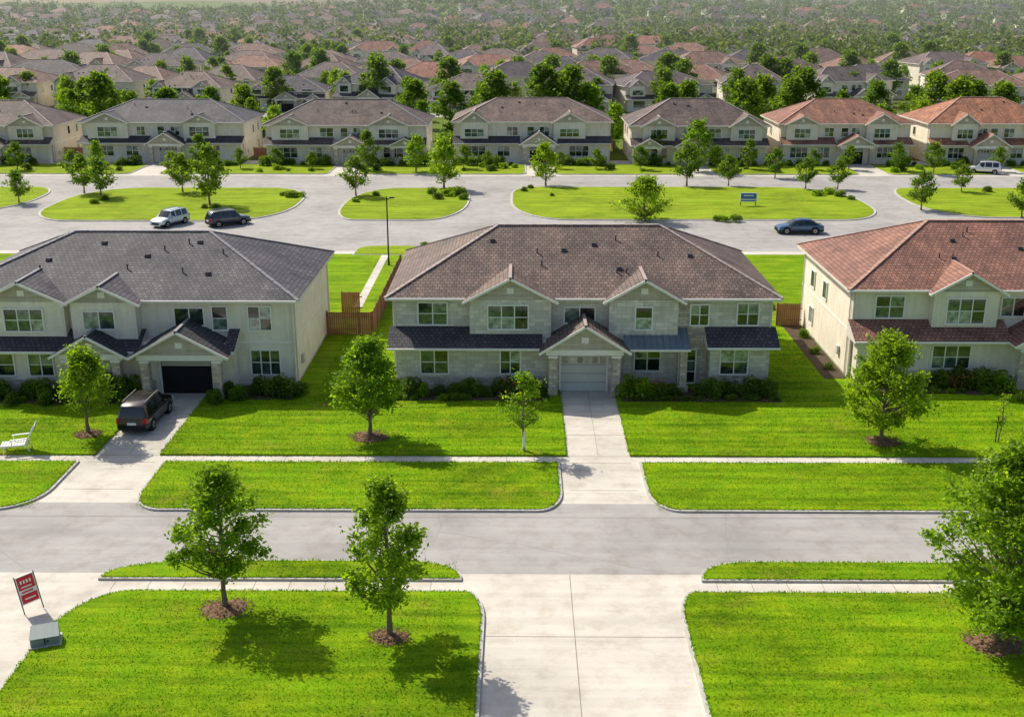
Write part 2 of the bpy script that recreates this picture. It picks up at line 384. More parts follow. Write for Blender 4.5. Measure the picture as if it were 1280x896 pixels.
def hip(P,x0,x1,y0,y1,z,oh,sl,roof,cap):
    R=P['roof']; T=P['trim']
    a,b,c,d=x0-oh,x1+oh,y0-oh,y1+oh; hf=(d-c)/2; h=hf*sl; ym=(c+d)/2
    A=(a,c,z);B=(b,c,z);C=(b,d,z);D=(a,d,z);E=(a+hf,ym,z+h);F=(b-hf,ym,z+h)
    R.poly([A,B,F,E],roof);R.poly([C,D,E,F],roof);R.poly([D,A,E],roof);R.poly([B,C,F],roof)
    t=.2
    for p,q in ((A,B),(B,C),(C,D),(D,A)): T.poly([(p[0],p[1],p[2]-t),(q[0],q[1],q[2]-t),q,p],'fascia')
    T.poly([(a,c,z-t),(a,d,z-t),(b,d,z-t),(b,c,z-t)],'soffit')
    for p,q in ((A,E),(D,E),(B,F),(C,F),(E,F)):
        P_=Vector(p);Q_=Vector(q); n=max(1,int((Q_-P_).length/.45)) if cap_detail[0] else 1
        for i in range(n): R.beam(P_.lerp(Q_,i/n),P_.lerp(Q_,(i+.93)/n if n>1 else 1),.24+random.uniform(-.02,.02)*(n>1),.07+random.uniform(0,.015)*(n>1),cap,off=-.02)
    T.box(a,b,c-.10,c-.004,z-.13,z-.02,'trim')
cap_detail=[True]
def gable(P,xa,xb,yf,yb,ze,rise,oh,roof,cap,wall='siding',ohf=.45):
    R=P['roof'];T=P['trim'];W=P['walls']
    xm=(xa+xb)/2; sl=rise/((xb-xa)/2); zl=ze-oh*sl; zr=ze+rise; y0=yf-ohf; t=.14
    for s,xe in ((-1,xa-oh),(1,xb+oh)):
        q=[(xe,y0,zl),(xm,y0,zr),(xm,yb,zr),(xe,yb,zl)]
        R.poly([(p[0],p[1],p[2]+.14) for p in q],roof)
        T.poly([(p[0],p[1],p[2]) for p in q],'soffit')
        R.poly([(xe,y0,zl),(xe,yb,zl),(xe,yb,zl+.14),(xe,y0,zl+.14)],'fascia')
        T.beam((xe,y0-.02,zl-.03),(xm,y0-.02,zr-.03),.06,.15,'trim',up=(0,0,1))
    R.beam((xm,y0,zr+.12),(xm,yb,zr+.12),.2,.06,cap)
    W.poly([(xa,yf,ze-.02),(xb,yf,ze-.02),(xm,yf,zr-.03)],wall)
    T.box(xm-.22,xm+.22,yf-.05,yf-.003,ze+rise*.28,ze+rise*.28+.38,'trim')
def pent(P,xa,xb,y0,zlo,zhi,y1=0,roof='roof_dark'):
    R=P['roof'];T=P['trim']
    R.poly([(xa,y0,zlo),(xb,y0,zlo),(xb,y1,zhi),(xa,y1,zhi)],roof)
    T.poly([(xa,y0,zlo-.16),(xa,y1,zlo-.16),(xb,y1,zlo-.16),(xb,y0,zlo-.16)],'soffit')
    T.poly([(xa,y0,zlo-.16),(xb,y0,zlo-.16),(xb,y0,zlo),(xa,y0,zlo)],'fascia')
    for x in (xa,xb): W=P['walls']; W.poly([(x,y0,zlo-.16),(x,y1,zlo-.16),(x,y1,zhi),(x,y0,zlo)],'fascia')
    T.box(xa,xb,y0-.09,y0-.004,zlo-.12,zlo-.02,'trim')
    if roof=='roof_metal':
        for x in np.arange(xa+.1,xb,.4): R.beam((x,y0,zlo),(x,y1,zhi),.03,.05,roof)
def garage(P,x0,x1,z1,y,open_=False):
    D=P['garage_door'];T=P['trim']
    if open_:
        D.poly([(x0,y-.02,0),(x1,y-.02,0),(x1,y-.02,z1),(x0,y-.02,z1)],'dark')  # shade inside the open garage, painted as a flat black panel
        for k in range(3): D.box(x0+.05,x1-.05,y-.05-.02*k,y-.03-.02*k,z1-.5+.15*k,z1-.38+.15*k,'gdoor')
    else:
        n=4; h=z1/n
        for i in range(n):
            m=6; w=(x1-x0)/m
            D.box(x0,x1,y-.05,y-.01,i*h+.015,(i+1)*h-.015,'gdoor')
            for k in range(m):
                if i==n-1: D.box(x0+k*w+.08,x0+(k+1)*w-.08,y-.06,y-.052,i*h+.1,(i+1)*h-.1,'glass')
                else: D.box(x0+k*w+.07,x0+(k+1)*w-.07,y-.07,y-.052,i*h+.1,(i+1)*h-.1,'gdoor')
        D.box(x0,x1,y-.02,y-.005,0,z1,'dark')
    T.box(x0-.12,x0-.002,y-.09,y,0,z1+.12,'trim');T.box(x1+.002,x1+.12,y-.09,y,0,z1+.12,'trim');T.box(x0,x1,y-.09,y,z1+.003,z1+.12,'trim')
def house(name,loc,W,D,He,sl,wall,roof,cap,bays=(),pents=(),projs=(),ports=(),wins=(),single=False,oh=.5,rot=0,det=True,sides=(-1,1),vents=6,gardoor=None,seed=1,scale=1,clad=()):
    rg=random.Random(seed); cap_detail[0]=not single
    keys=['walls','roof','trim','windows','garage_door']
    if single: one=MB(); P={k:one for k in keys}
    else: P={k:MB() for k in keys}
    Wl=P['walls']; Wl.box(0,W,0,D,-.1,He-.19,wall)
    Wl.box(-.03,W+.03,-.03,D+.03,-.1,.22,'kerb')
    for (xa,xb,ya,za,zb,mk) in clad: Wl.box(xa,xb,ya-.05,ya-.003,za,zb,mk)
    P['trim'].box(-.025,W+.025,-.025,D+.025,He*.5+.02,He*.5+.14,'trim')
    hip(P,0,W,0,D,He,oh,sl,roof,cap)
    for (xa,xb,pr,rise) in bays:
        Wl.box(xa,xb,-pr,-.026,2.95,He-.03,wall)
        gable(P,xa,xb,-pr,rise/sl+1.2,He-.03,rise,.4,roof,cap)
    for (xa,xb,pr,zt) in projs: Wl.box(xa,xb,-pr,-.035,-.1,zt,wall)
    for p in pents: pent(P,*p)
    for (xa,xb,pr,ze,rise,rf) in ports:
        gable(P,xa,xb,-pr,-.0,ze,rise,.35,rf,cap)
        P['trim'].box(xa+.05,xb-.05,-pr-.02,-pr+.25,ze-.38,ze-.025,'trim')
        for x in (xa+.25,xb-.75): 
            Wl.box(x,x+.5,-pr-.02,-pr+.48,-.1,ze-.39,'pier'); P['trim'].box(x-.05,x+.55,-pr-.07,-pr+.53,ze-.55,ze-.395,'trim'); Wl.box(x-.06,x+.56,-pr-.08,-pr+.54,-.1,.5,'pier')
    if gardoor: garage(P,*gardoor)
    for w in wins: window(P,*w,det=det)
    T=P['trim']
    for x in (0.02,W-.12): T.box(x,x+.1,-.09,-.036,.3,He-.21,'fascia')
    G=P['windows']
    for sx in sides:
        x=0 if sx<0 else W
        for (yy,zz) in ((6.2,3.7),(9.6,3.7),(9.4,1.0)):
            xo=x+sx*.03
            a,bb=(x-.09,x-.001) if sx<0 else (x+.001,x+.09)
            T.box(a,bb,yy-.08,yy+.98,zz-.08,zz,'trim');T.box(a,bb,yy-.08,yy+.98,zz+1.2,zz+1.28,'trim')
            T.box(a,bb,yy-.08,yy,zz,zz+1.2,'trim');T.box(a,bb,yy+.9,yy+.98,zz,zz+1.2,'trim')
            G.poly([(xo,yy,zz),(xo,yy+.9,zz),(xo,yy+.9,zz+1.2),(xo,yy,zz+1.2)],'glass')
    if not single:
        for sx,x in ((-1,0),(1,W)):
            for yy in (.35,D-.45): T.tube((x+sx*.07,yy,.15),(x+sx*.07,yy,He-.2),.045,.045,'fascia',8)
            T.box(*sorted((x+sx*.031,x+sx*.2)),2.0,2.4,1.0,1.6,'fascia')
    for i in range(int(W//4)):
        for zz in (1.0,3.8):
            x=1.5+i*4
            T.box(x-.08,x+1.48,D+.001,D+.06,zz-.08,zz+1.28,'trim'); G.poly([(x,D+.065,zz),(x+1.4,D+.065,zz),(x+1.4,D+.065,zz+1.2),(x,D+.065,zz+1.2)],'glass')
    for i in range(vents):
        x=rg.uniform(.25,.8)*W; y=rg.uniform(.12,.42)*D; z=He+(y+oh)*sl
        R=P['roof']
        if i%2==0: R.tube((x,y,z-.1),(x,y,z+.3),.05,.05,'vent'); R.tube((x,y,z+.26),(x,y,z+.34),.08,.045,'vent')
        else:
            R.poly([(x-.15,y-.17,z-.02),(x+.15,y-.17,z-.02),(x+.15,y-.05,z+.16),(x-.15,y-.05,z+.16)],'vent'); R.poly([(x-.15,y-.05,z+.16),(x+.15,y-.05,z+.16),(x+.15,y+.25,z+.13),(x-.15,y+.25,z+.13)],'vent')
            for xx in (x-.15,x+.15): R.poly([(xx,y-.17,z-.1),(xx,y-.05,z+.16),(xx,y+.25,z+.13),(xx,y+.25,z-.05)],'vent')
    if single: return one.mesh(name)
    e=empty(name,loc,rot,scale)
    for k,m in P.items():
        if m.v: m.obj(k,e)
    return e
house('stone_house',(-8.1,69.5,0),24.3,13.2,5.95,.47,'w_stone','roof_brown','cap_light',
  bays=[(4.9,10.1,.7,1.35),(13.8,18.2,.7,1.25)],
  projs=[(.2,9.7,1.3,3.3),(9.7,14.6,1.3,3.3),(20.3,24.1,1.0,3.3)],
  pents=[(-.3,9.55,-1.95,3.05,3.95,-.03),(14.75,18.9,-1.95,3.0,3.9,-.03,'roof_metal'),(20.0,24.6,-1.7,3.05,3.95,-.03)],
  ports=[(9.7,14.7,2.35,3.1,1.55,'roof_brown')],
  wins=[(1.6,4.1,1.8,1.4,0,2,2),(6.1,4.0,2.5,1.5,-.7,3,2),(11.0,4.2,1.9,1.0,0,2,1),(15.5,4.0,1,1.4,-.7,1,2),(19.1,4.1,1.1,1.3,-.05,2,2),(22.1,4.1,1.3,1.4,0,2,2),
        (1.8,1.2,1.7,1.5,-1.3,2,2),(6.9,1.2,1.2,1.5,-1.3,2,2),(15.6,1.0,1.6,1.6,0,2,2),(18.5,.2,1,2.2,-.05,1,3),(21.0,1.1,1.7,1.6,-1.0,2,2)],
  clad=[(18.3,20.25,0,.3,5.7,'pier'),(.25,9.6,-1.3,.1,.95,'pier'),(20.35,24.05,-1.0,.1,.95,'pier')],
  gardoor=(10.75,13.65,2.4,-1.3),vents=11,seed=3)
b=MB(); b.box(10.2,10.65,67.75,68.2,0,2.85,'pier'); b.box(10.1,10.75,67.65,68.3,0,.5,'pier'); b.obj('porch_pillar')
house('stucco_house',(-37.2,68.8,0),22.7,13.5,5.95,.41,'w_white','roof_gray','cap_gray',
  bays=[(3.2,8.4,.7,1.2),(8.9,13.0,.9,1.0)],
  projs=[(3.2,19.0,1.2,3.3)],
  pents=[(3.0,13.3,-1.95,3.0,3.95,-.03),(18.6,19.3,-1.95,3.0,3.95,-.03)],
  ports=[(13.3,18.8,2.6,3.0,1.5,'roof_dark'),(8.3,12.4,2.3,2.95,1.15,'roof_dark')],
  wins=[(4.6,4.0,2.4,1.4,-.7,3,2),(9.7,4.2,1.9,1.1,-.9,2,1),(15.2,4.2,1.8,1.1,0,2,1),(17.6,3.9,.9,1.5,0,1,2),(19.9,3.9,1.4,1.5,0,2,2),
        (3.9,1.2,1.1,1.4,-1.2,1,2),(6.0,1.2,1.5,1.4,-1.2,2,2),(19.9,.9,1.8,1.6,0,3,2)],
  clad=[(3.3,14.0,-1.2,.1,.9,'pier')],
  gardoor=(14.4,17.6,2.35,-1.2,True),vents=11,seed=5,sides=(-1,))
house('stucco_house',(21.8,71.0,0),24,13.2,6.15,.45,'w_cream','roof_red','cap_red',
  bays=[(5.0,9.2,.7,1.2)],
  projs=[(.2,9.8,1.2,3.3),(9.8,15,1.2,3.3)],
  pents=[(-.25,9.9,-1.95,3.1,4.05,-.03,'roof_red'),(14.9,22,-1.95,3.1,4.05,-.03,'roof_red')],
  ports=[(10.0,15.0,2.5,3.15,1.5,'roof_red')],
  wins=[(1.5,4.2,1.8,1.4,0,2,2),(5.9,4.0,2.4,1.6,-.7,3,2),(9.7,4.3,2.3,1.2,0,3,1),(14,4.1,2,1.4,0,2,2),
        (1.8,1.2,1.4,1.4,-1.2,2,2),(5.1,1.1,2.4,1.5,-1.2,3,2)],
  clad=[(.25,9.75,-1.2,.1,.9,'pier')],
  gardoor=(11,14,2.4,-1.2),vents=9,seed=8)
def rowhouse(name,loc,W,roof,cap,wall,seed,single=False,rot=0,det=True,He=5.9,sl=.45,mirror=False):
    rg=random.Random(seed); g=W*(.46 if not single else rg.uniform(.38,.5))
    pr='roof_dark' if roof in('roof_gray','roof_brown') else roof
    bw1=rg.uniform(.17,.28); b2=rg.uniform(.62,.7); w2=rg.uniform(.18,.26)
    bays=[(W*.04,W*(.04+bw1),.7,1.1+rg.random()*.5),(W*b2,W*(b2+w2),.7,1.1+rg.random()*.5)]
    drop=rg.random()
    if drop<.3: bays=bays[:1]
    h1=rg.uniform(1.1,1.5)
    wins=[(W*(.04+bw1/2)-W*.06,3.9,W*.12,h1,-.7,3,2),(W*.34,4.0,rg.uniform(1.2,2),1.3,0,2,2),(W*.47,4.0,1.0,1.3,0,1,2),(W*.55,4.0,rg.uniform(1.0,1.5),1.3,0,2,2),(W*(b2+w2/2)-W*.06,3.9,W*.12,h1,-.7 if len(bays)>1 else 0,3,2),
          (W*.07,1.0,W*.13,1.5,-1.2,3,2),(W*.28,1.0,1.8,1.5,-1.2,2,2),(W*.74,1.0,W*.12,1.5,-1.2,3,2)]
    lo=[(-.2,g-.9,-1.9,3.0,3.9,-.03,pr)]
    right=rg.random()
    lo.append((g+4.9,W+.2,-1.9,3.0,3.9,-.03,pr) if right<.6 else (W*b2-.5,W+.2,-1.9,3.0,3.9,-.03,pr))
    if mirror: loc=(loc[0]+W,loc[1],loc[2])
    return house(name,loc,W,13,He,sl,wall,roof,cap,bays=bays,projs=[(.2,W-.2,1.2,3.25)],
        pents=lo,ports=[(g-.7,g+4.7,2.8,3.0,rg.uniform(1.2,1.8),pr)]+([(W*.78,W*.97,2.2,2.9,1.1,pr)] if rg.random()<.4 else []),wins=wins,gardoor=(g+.6,g+3.4,2.3,-1.2,rg.random()<.6),vents=5,seed=seed,single=single,det=det,rot=rot,scale=(-1,1,1) if mirror else 1)
cfg=[('roof_brown2','cap_light','w_far',5.7,.46),('roof_gray','cap_gray','w_white',6.0,.42),('roof_brown2','cap_gray','w_white',5.8,.47),('roof_brown','cap_light','w_white',6.1,.44),('roof_brown2','cap_light','w_far',5.8,.5),('roof_terra','cap_red','w_cream',6.0,.45),('roof_orange','cap_red','w_cream',6.1,.48),('roof_red','cap_red','w_cream',5.9,.45),('roof_gray','cap_gray','w_far',5.9,.45)]
for i,((a,c),(rf,cp,wl,He,sl)) in enumerate(zip(r2,cfg)):
    rowhouse('stucco_house',(a,174.4+random.uniform(-1.1,1.6),0),c-a,rf,cp,wl,23+i*3,He=He,sl=sl,mirror=bool(mir[i]))
protos=[rowhouse('suburban_house',(0,0,0),w,'roof_far','cap_light',wl,40+i,single=True,det=False,He=h,sl=s) for i,(w,wl,h,s) in enumerate([(19,'w_far',5.9,.45),(17,'w_white',5.6,.5),(21,'w_cream',6.1,.42),(15,'w_white',5.4,.52),(18,'w_far',4.6,.48)])]
for ri,Y in enumerate((262,290,334,362,418,448,500,530,584,612,660,690,740,780,830,880,930,990)):
    x=-Y*.5-30+random.uniform(0,12)
    while x<Y*.5+30:
        p=random.choice(protos); flip=ri%2==1
        if not(Y>340 and (x>60+(Y<400)*40 and random.random()<.45) or Y>400 and random.random()<.18):
            place(p,'suburban_house',None,(x+(19 if flip else 0),Y+random.uniform(-5,5)+(12 if flip else 0),hz(x,Y)-.05),(math.pi if flip else 0)+random.uniform(-.35,.35),(1,random.uniform(.9,1.1),random.uniform(.9,1.08)))
        x+=random.uniform(20,25.5)

# ------------------------------------------------------------------ vegetation
def leafquads(C,size,up=.3,rng=RNG,asp=.62):
    n=len(C); nn=rng.normal(size=(n,3)); nn[:,2]=np.abs(nn[:,2])+up; nn/=np.linalg.norm(nn,axis=1)[:,None]
    r=rng.normal(size=(n,3)); t=np.cross(nn,r); t/=np.linalg.norm(t,axis=1)[:,None]; b=np.cross(nn,t)
    s=(size*rng.uniform(.6,1.35,n))[:,None]
    V=np.empty((n,4,3)); V[:,0]=C-t*s*.5; V[:,1]=C+b*s*asp*.5; V[:,2]=C+t*s*.5; V[:,3]=C-b*s*asp*.5
    return V.reshape(-1,3)
def quadmesh(name,V,mat):
    me=bpy.data.meshes.new(name); n=len(V)
    me.vertices.add(n); me.vertices.foreach_set('co',V.astype(np.float32).ravel())
    me.loops.add(n); me.loops.foreach_set('vertex_index',np.arange(n,dtype=np.int32))
    me.polygons.add(n//4); me.polygons.foreach_set('loop_start',np.arange(0,n,4,dtype=np.int32))
    me.materials.append(M[mat]); me.update(calc_edges=True); me.validate(); return me
def tree_meshes(h,R,hb,seed,nleaf=6000,size=.14,ncl=70,p=.33,sig=.3,mat='leafA',tr=.09,lean=0):
    rng=np.random.default_rng(seed); b=MB()
    pts=[]; nseg=7
    for i in range(nseg+1):
        s=i/nseg; pts.append(Vector((lean*s+.07*math.sin(s*5+seed),.07*math.cos(s*4+seed)-.07*math.cos(seed),s*h*.93)))
    pts[0]=Vector((0,0,-.15))
    rad=lambda s: tr*(1-s)**.8+.012
    for i in range(nseg): b.tube(pts[i],pts[i+1],rad(i/nseg)*(1.35 if i==0 else 1),rad((i+1)/nseg),'bark',8,False)
    def tp(z):
        s=max(0,min(.999,z/(h*.93)))*nseg; i=int(s); return pts[i].lerp(pts[i+1],s-i)
    C=[]
    for i in range(ncl):
        s=rng.uniform(0,1)**.9; rr_=R*((s/p)**.6 if s<p else ((1-s)/(1-p))**.8); rr_=max(rr_,.10)
        a=rng.uniform(0,2*math.pi); k=math.sqrt(rng.uniform(.08,1))*rng.uniform(.85,1.15)
        z=hb+s*(h-hb)*.97; c=tp(z)+Vector((math.cos(a)*rr_*k,math.sin(a)*rr_*k,0)); c.z=z
        st=tp(max(hb*.75,z-rr_*k*rng.uniform(.5,1.0)-.1))
        mid=st.lerp(c,.5)+Vector((0,0,-.06*rr_))
        r0=.018+.014*rr_*k
        b.tube(st,mid,r0,r0*.7,'bark',5,False); b.tube(mid,c,r0*.7,.006,'bark',5,False)
        m=int(nleaf/ncl*rng.uniform(.5,1.5)); sg=sig*rng.uniform(.6,1.25)
        pt=rng.normal(size=(m,3))*np.array([sg,sg,sg*.62])+np.array(c); C.append(pt)
        for _ in range(3):
            aa=a+rng.normal()*.7; d=Vector((math.cos(aa),math.sin(aa),rng.uniform(.1,1.1))); e=c+d*sg*rng.uniform(1.4,2.4)
            b.tube(c,e,.008,.004,'bark',4,False)
            m2=max(3,m//9); tt=rng.uniform(.2,1,(m2,1)); C.append(np.array(c)*(1-tt)+np.array(e)*tt+rng.normal(size=(m2,3))*.06)
    C=np.concatenate(C)
    return b.mesh('tree_wood',50),quadmesh('tree_leaves',leafquads(C,size,rng=rng),mat)
def put_tree(ms,name,x,y,rot=0,s=1,z=0.08):
    o=place(ms[0],name,None,(x,y,z),rot,s); place(ms[1],'foliage',o); return o
def mulch(name,x,y,r,seed,z=.13):
    rg=random.Random(seed); b=MB(); n=26; rings=[1,.75,.45,.15]; P=[]
    ph=rg.uniform(0,6)
    for k,f in enumerate(rings):
        P.append([(x+r*f*(1+.14*math.sin(3*a+ph)+rg.uniform(-.08,.08))*math.cos(a),y+r*f*.85*(1+.14*math.cos(2*a+ph)+rg.uniform(-.08,.08))*math.sin(a),z+(-.01,.05,.10,.13)[k]+rg.uniform(-.015,.02)) for a in np.linspace(0,2*math.pi,n,endpoint=False)])
    for k in range(3):
        for i in range(n): b.poly([P[k][i],P[k][(i+1)%n],P[k+1][(i+1)%n],P[k+1][i]],'mulch')
    b.poly(P[3],'mulch')
    for i in range(160):
        a=rg.uniform(0,6.28); q=r*math.sqrt(rg.random())*1.25; X=x+q*math.cos(a);Y=y+q*.85*math.sin(a)
        l=rg.uniform(.05,.15); t=rg.uniform(0,3.14); zz=z+max(0,.13*(1-q/r/1.15))+.02
        b.beam((X,Y,zz),(X+l*math.cos(t),Y+l*math.sin(t),zz+.02),.03,.02,'mulch')
    b.obj(name)
F=[(-12.1,40.8,6.3,2.05,1.75,11,8800,.17,75,.3,.25),
 (-5.1,38.7,6.9,1.8,1.5,12,8000,.17,75,.22,.23),
 (18.6,38.4,8.5,3.2,1.0,13,22000,.18,170,.3,.32),
 (-8.6,59.9,5.9,2.1,1.2,14,11000,.18,85,.35,.28),
 (.25,57.9,4.4,1.2,1.5,15,1700,.16,36,.35,.2),
 (20.6,59.4,6.1,2.6,1.0,16,13000,.18,95,.35,.3),
 (-24.9,60.2,5.2,1.8,1.6,17,6200,.17,70,.35,.26)]
for (x,y,h,R,hb,sd,nl,sz,nc,p,sg) in F:
    ms=tree_meshes(h,R,hb,sd,nl,sz,nc,p,sg,'leafA',tr=.10 if sd!=15 else .06)
    put_tree(ms,'maple_tree',x,y,0,1,.1)
for k,(x,y,r) in enumerate(((-12.1,40.7,.95),(-5.1,38.6,.7),(18.6,38.3,1.1),(-8.6,59.8,1.0),(20.6,59.3,.9),(-24.9,60.1,.7))): mulch('mulch_bed',x,y,r,k)
b=MB(); b.tube((.25,57.9,.1),(.25,57.9,1.25),.09,.08,'white',10); b.obj('tree_guard')
ms=tree_meshes(3.0,.35,.9,31,260,.13,14,.4,.15,'leafA',tr=.03); put_tree(ms,'sapling',27.2,59.4); 
TP=[tree_meshes(7.2,2.3,1.3,51,2300,.36,50,.4,.4,'leafB',tr=.12),tree_meshes(5.0,1.8,1.2,52,1700,.3,36,.4,.34,'leafB',tr=.09),
    tree_meshes(6.5,2.6,1.0,53,2600,.34,50,.35,.4,'leafA',tr=.12),tree_meshes(9.5,3.4,1.5,54,2900,.52,55,.4,.55,'leafB',tr=.18),
    tree_meshes(4.2,2.9,.5,55,3200,.27,55,.35,.4,'leafA',tr=.14)]
isl=[(0,262,258),(1,125,248),(1,104,243),(1,228,242),(1,445,246),(2,555,236),(2,682,232,.85),(4,805,276,1.12),(1,858,232,1.1),(2,872,214,1.1),(1,910,232,.8),(1,1006,236,.8),(1,1046,236,.75),(1,968,222,.8),(1,22,255,.8),(1,1150,262,.9),(1,1275,272,.9),(0,250,212,.7),(2,520,216,.8),(1,820,205,1),(1,1200,240,.7),(1,215,222,.7),(0,460,214,.8),(1,700,212,.5),(1,1120,214,.8),(1,1165,218,.9),(1,90,225,.8),
 (1,300,212,.6),(1,345,211,.6),(1,580,212,.7),(1,610,210,.5),(1,745,212,.6),(1,895,213,.7),(0,935,212,.6),(1,1060,212,.7),(1,1245,214,.7),(1,20,214,.8),(2,120,211,.6),(1,390,212,.5),(1,800,213,.7),(1,1015,213,.6)]
for t in isl:
    k,px_,py_=t[:3]; s=t[3] if len(t)>3 else 1
    put_tree(TP[k],'ornamental_tree',(px_-650)*25.2/py_,37041/py_-7.68,random.uniform(0,6),s)
yt=[(3,-12.5,205),(3,8,232),(2,-42,196),(3,-70,205),(2,15.5,190),(3,38.5,196),(2,60.5,192),(3,84,200),(3,-96,200),(2,30,215),(2,-27,197),(3,-52,215),(3,50,212),(2,70,200),(2,2,200),(3,-84,222)]
for k,x,y in yt: put_tree(TP[k],'shade_tree',x,y,random.uniform(0,6),random.uniform(.8,1.15))
for i in range(400):
    y=random.uniform(200,640); x=random.uniform(-.52,.52)*y
    if any(abs(y-c)<8 for c in (267,296,339,368,422,454,505,536,249,322,406,490,570)): y+=15
    put_tree(TP[random.choice((0,2,3,3))],'shade_tree',x,y,random.uniform(0,6),random.uniform(.7,1.25),hz(x,y))
def shrub_mesh(seed,n=1500,size=.11,mat='leafC'):
    rng=np.random.default_rng(seed); C=[]
    for i in range(9):
        a=rng.uniform(0,6.28); r=rng.uniform(.1,.62); c=np.array([math.cos(a)*r,math.sin(a)*r,rng.uniform(.3,.72)])
        d=rng.normal(size=(n//9,3)); d/=np.linalg.norm(d,axis=1)[:,None]; C.append(c+d*rng.uniform(.26,.42)*rng.uniform(.75,1.08,(n//9,1)))
    d=rng.normal(size=(n//3,3)); d/=np.linalg.norm(d,axis=1)[:,None]; d[:,2]=np.abs(d[:,2]); C.append(d*np.array([.7,.7,.75])*rng.uniform(.8,1.0,(n//3,1)))
    C=np.concatenate(C); C=C[C[:,2]>0.02]
    return quadmesh('shrub',leafquads(C,size,rng=rng),mat)
SH=[shrub_mesh(60,1300,.13,'leafC'),shrub_mesh(61,1300,.14,'leafB'),shrub_mesh(62,1600,.11,'leafC'),shrub_mesh(63,800,.18,'leafA')]
def shrub(x,y,r,k=None,hh=1,z=.1,name='shrub'):
    k=random.choice((0,1,2,1,3)) if k is None else k
    place(SH[k],name,None,(x,y,z),random.uniform(0,6),(r,r,r*hh))
def bed(x0,x1,y0,y1):
    b=MB(); n=14; bot=[(x0+(x1-x0)*i/n,y0+random.uniform(-.15,.15)) for i in range(n+1)]
    P=[(*p,.125) for p in bot]+[(x1,y1,.125),(x0,y1,.125)]; b.poly(P,'soil'); b.obj('planting_bed')
bed(-8.2,1.9,66.0,68.1); bed(6.4,16.4,65.9,68.4); bed(-34.5,-24.2,65.2,67.5); bed(-18.9,-14.2,66.1,68.7); bed(22,31.6,67.4,69.7); bed(20.2,21.7,70.5,84)
random.seed(21)
for x,r in ((-7,1.05),(-6.2,.8),(-5.1,.6),(-4.1,.8),(-3.2,1.0),(-2.3,.65),(-1.2,.9),(-.3,1.3),(.6,1.1),(1.3,.75)): shrub(x,67.1+random.uniform(-.2,.2),r,None,random.uniform(.9,1.3))
for x,r in ((6.9,.9),(7.6,1.3),(8.4,.7),(9.1,.8),(9.9,.6),(11.3,.6),(12.1,1.0),(13.1,.9),(14.0,.8),(14.9,1.25),(15.8,1.0)): shrub(x,67.1+random.uniform(-.2,.2),r,None,random.uniform(.9,1.25))
for i in range(10): shrub(7.2+i*.45,66.2,.38,2,.8)
for i in range(16):
    x=random.uniform(-7.8,1.5); shrub(x,66.35+random.uniform(-.15,.15),random.uniform(.28,.5),random.choice((1,3,0)),.8)
for i in range(8):
    x=random.uniform(11.5,16.2); shrub(x,66.3+random.uniform(-.15,.15),random.uniform(.28,.5),random.choice((1,3,0)),.8)
for i in range(14):
    x=random.uniform(-34,-24.4); shrub(x,65.5+random.uniform(-.15,.15),random.uniform(.3,.55),random.choice((1,3,0)),.8)
for i in range(12):
    x=random.uniform(22.2,31.4); shrub(x,67.8+random.uniform(-.2,.15),random.uniform(.3,.55),random.choice((1,3,0)),.8)
for x,y,r in ((-18.4,66.8,.9),(-17.6,66.2,.8),(-16.6,67.2,1.0),(-15.5,67.2,1.2),(-14.6,66.8,1.15),(-19,65.6,.75),(-13.9,67.3,.7)): shrub(x,y,r,None,1.15)
for x,y,r in ((-33.8,66.8,1.3),(-32.6,66.4,1.1),(-31.2,66.6,.8),(-30.2,66.4,1.1),(-29,66.6,.9),(-28,66.2,1.1),(-27,66.5,1.3),(-26,66.3,1.5),(-25,66.7,1.2),(-24.3,65.4,.6),(-29.5,65.4,.8),(-31.5,65,.7)): shrub(x,y,r,None,1.15)
for x,y,r in ((23.2,69.2,.9),(24.6,69,.75),(26,69.1,.7),(27.3,68.9,1.0),(28.6,68.8,1.3),(29.9,68.7,1.2),(31.0,68.4,1.1),(21.0,72.5,.5),(21,76,.5),(21.1,80,.6),(31.6,66,.8)): shrub(x,y,r,None,1.1)
for x,y,r in ((17.8,103,1.6),(19.6,102,1.2),(-9.7,112,.7),(20.0,88,.8)): shrub(x,y,r,1,.7)
rng=np.random.default_rng(5)
for (x,y) in ((7.5,67.0),(-25.5,66.4),(8.6,67.1),(-.2,66.2),(-27.3,65.8),(28,67.9)):
    C=rng.normal(size=(70,3))*np.array([.5,.25,.3])+np.array([x,y,.95]); place(quadmesh('flowers',leafquads(C,.11,rng=rng),'flower'),'flowering_plant')
for px_,py_,r in ((365,248,1.3),(375,247,1),(355,246,.8),(560,246,1.6),(572,244,1.5),(548,250,1.3),(540,243,1.2),(580,250,1.1),(655,240,.9),(663,236,.8),(905,277,1.0),(918,277,1.1),(895,276,.8),(1020,245,1.2),(1035,243,1.4),(1050,246,1.2),(1062,250,.8),(1140,245,1),(1155,240,1.1),(1232,240,1.2),(118,256,.9),(130,252,1.0),(445,254,.8),(270,262,.9),(255,262,.8),(690,246,.6),(470,246,.9),(1275,258,1)):
    shrub((px_-650)*25.2/py_,37041/py_-7.68,r*.85,None,.8)
for (a,c),mm in zip(r2,mir):
    g=a+(c-a)*.46 if not mm else c-(c-a)*.46-4
    x=a+.8
    while x<c:
        if not(g-1.2<x<g+5): shrub(x,171.0+random.uniform(-1.1,.3),random.uniform(.6,1.7),None,1)
        x+=random.uniform(.9,2.3)
    for _ in range(9):
        xx=random.uniform(a,c)
        if not(g-.8<xx<g+4.6): shrub(xx,random.uniform(163.5,170),random.uniform(.4,1.3),None,.9)
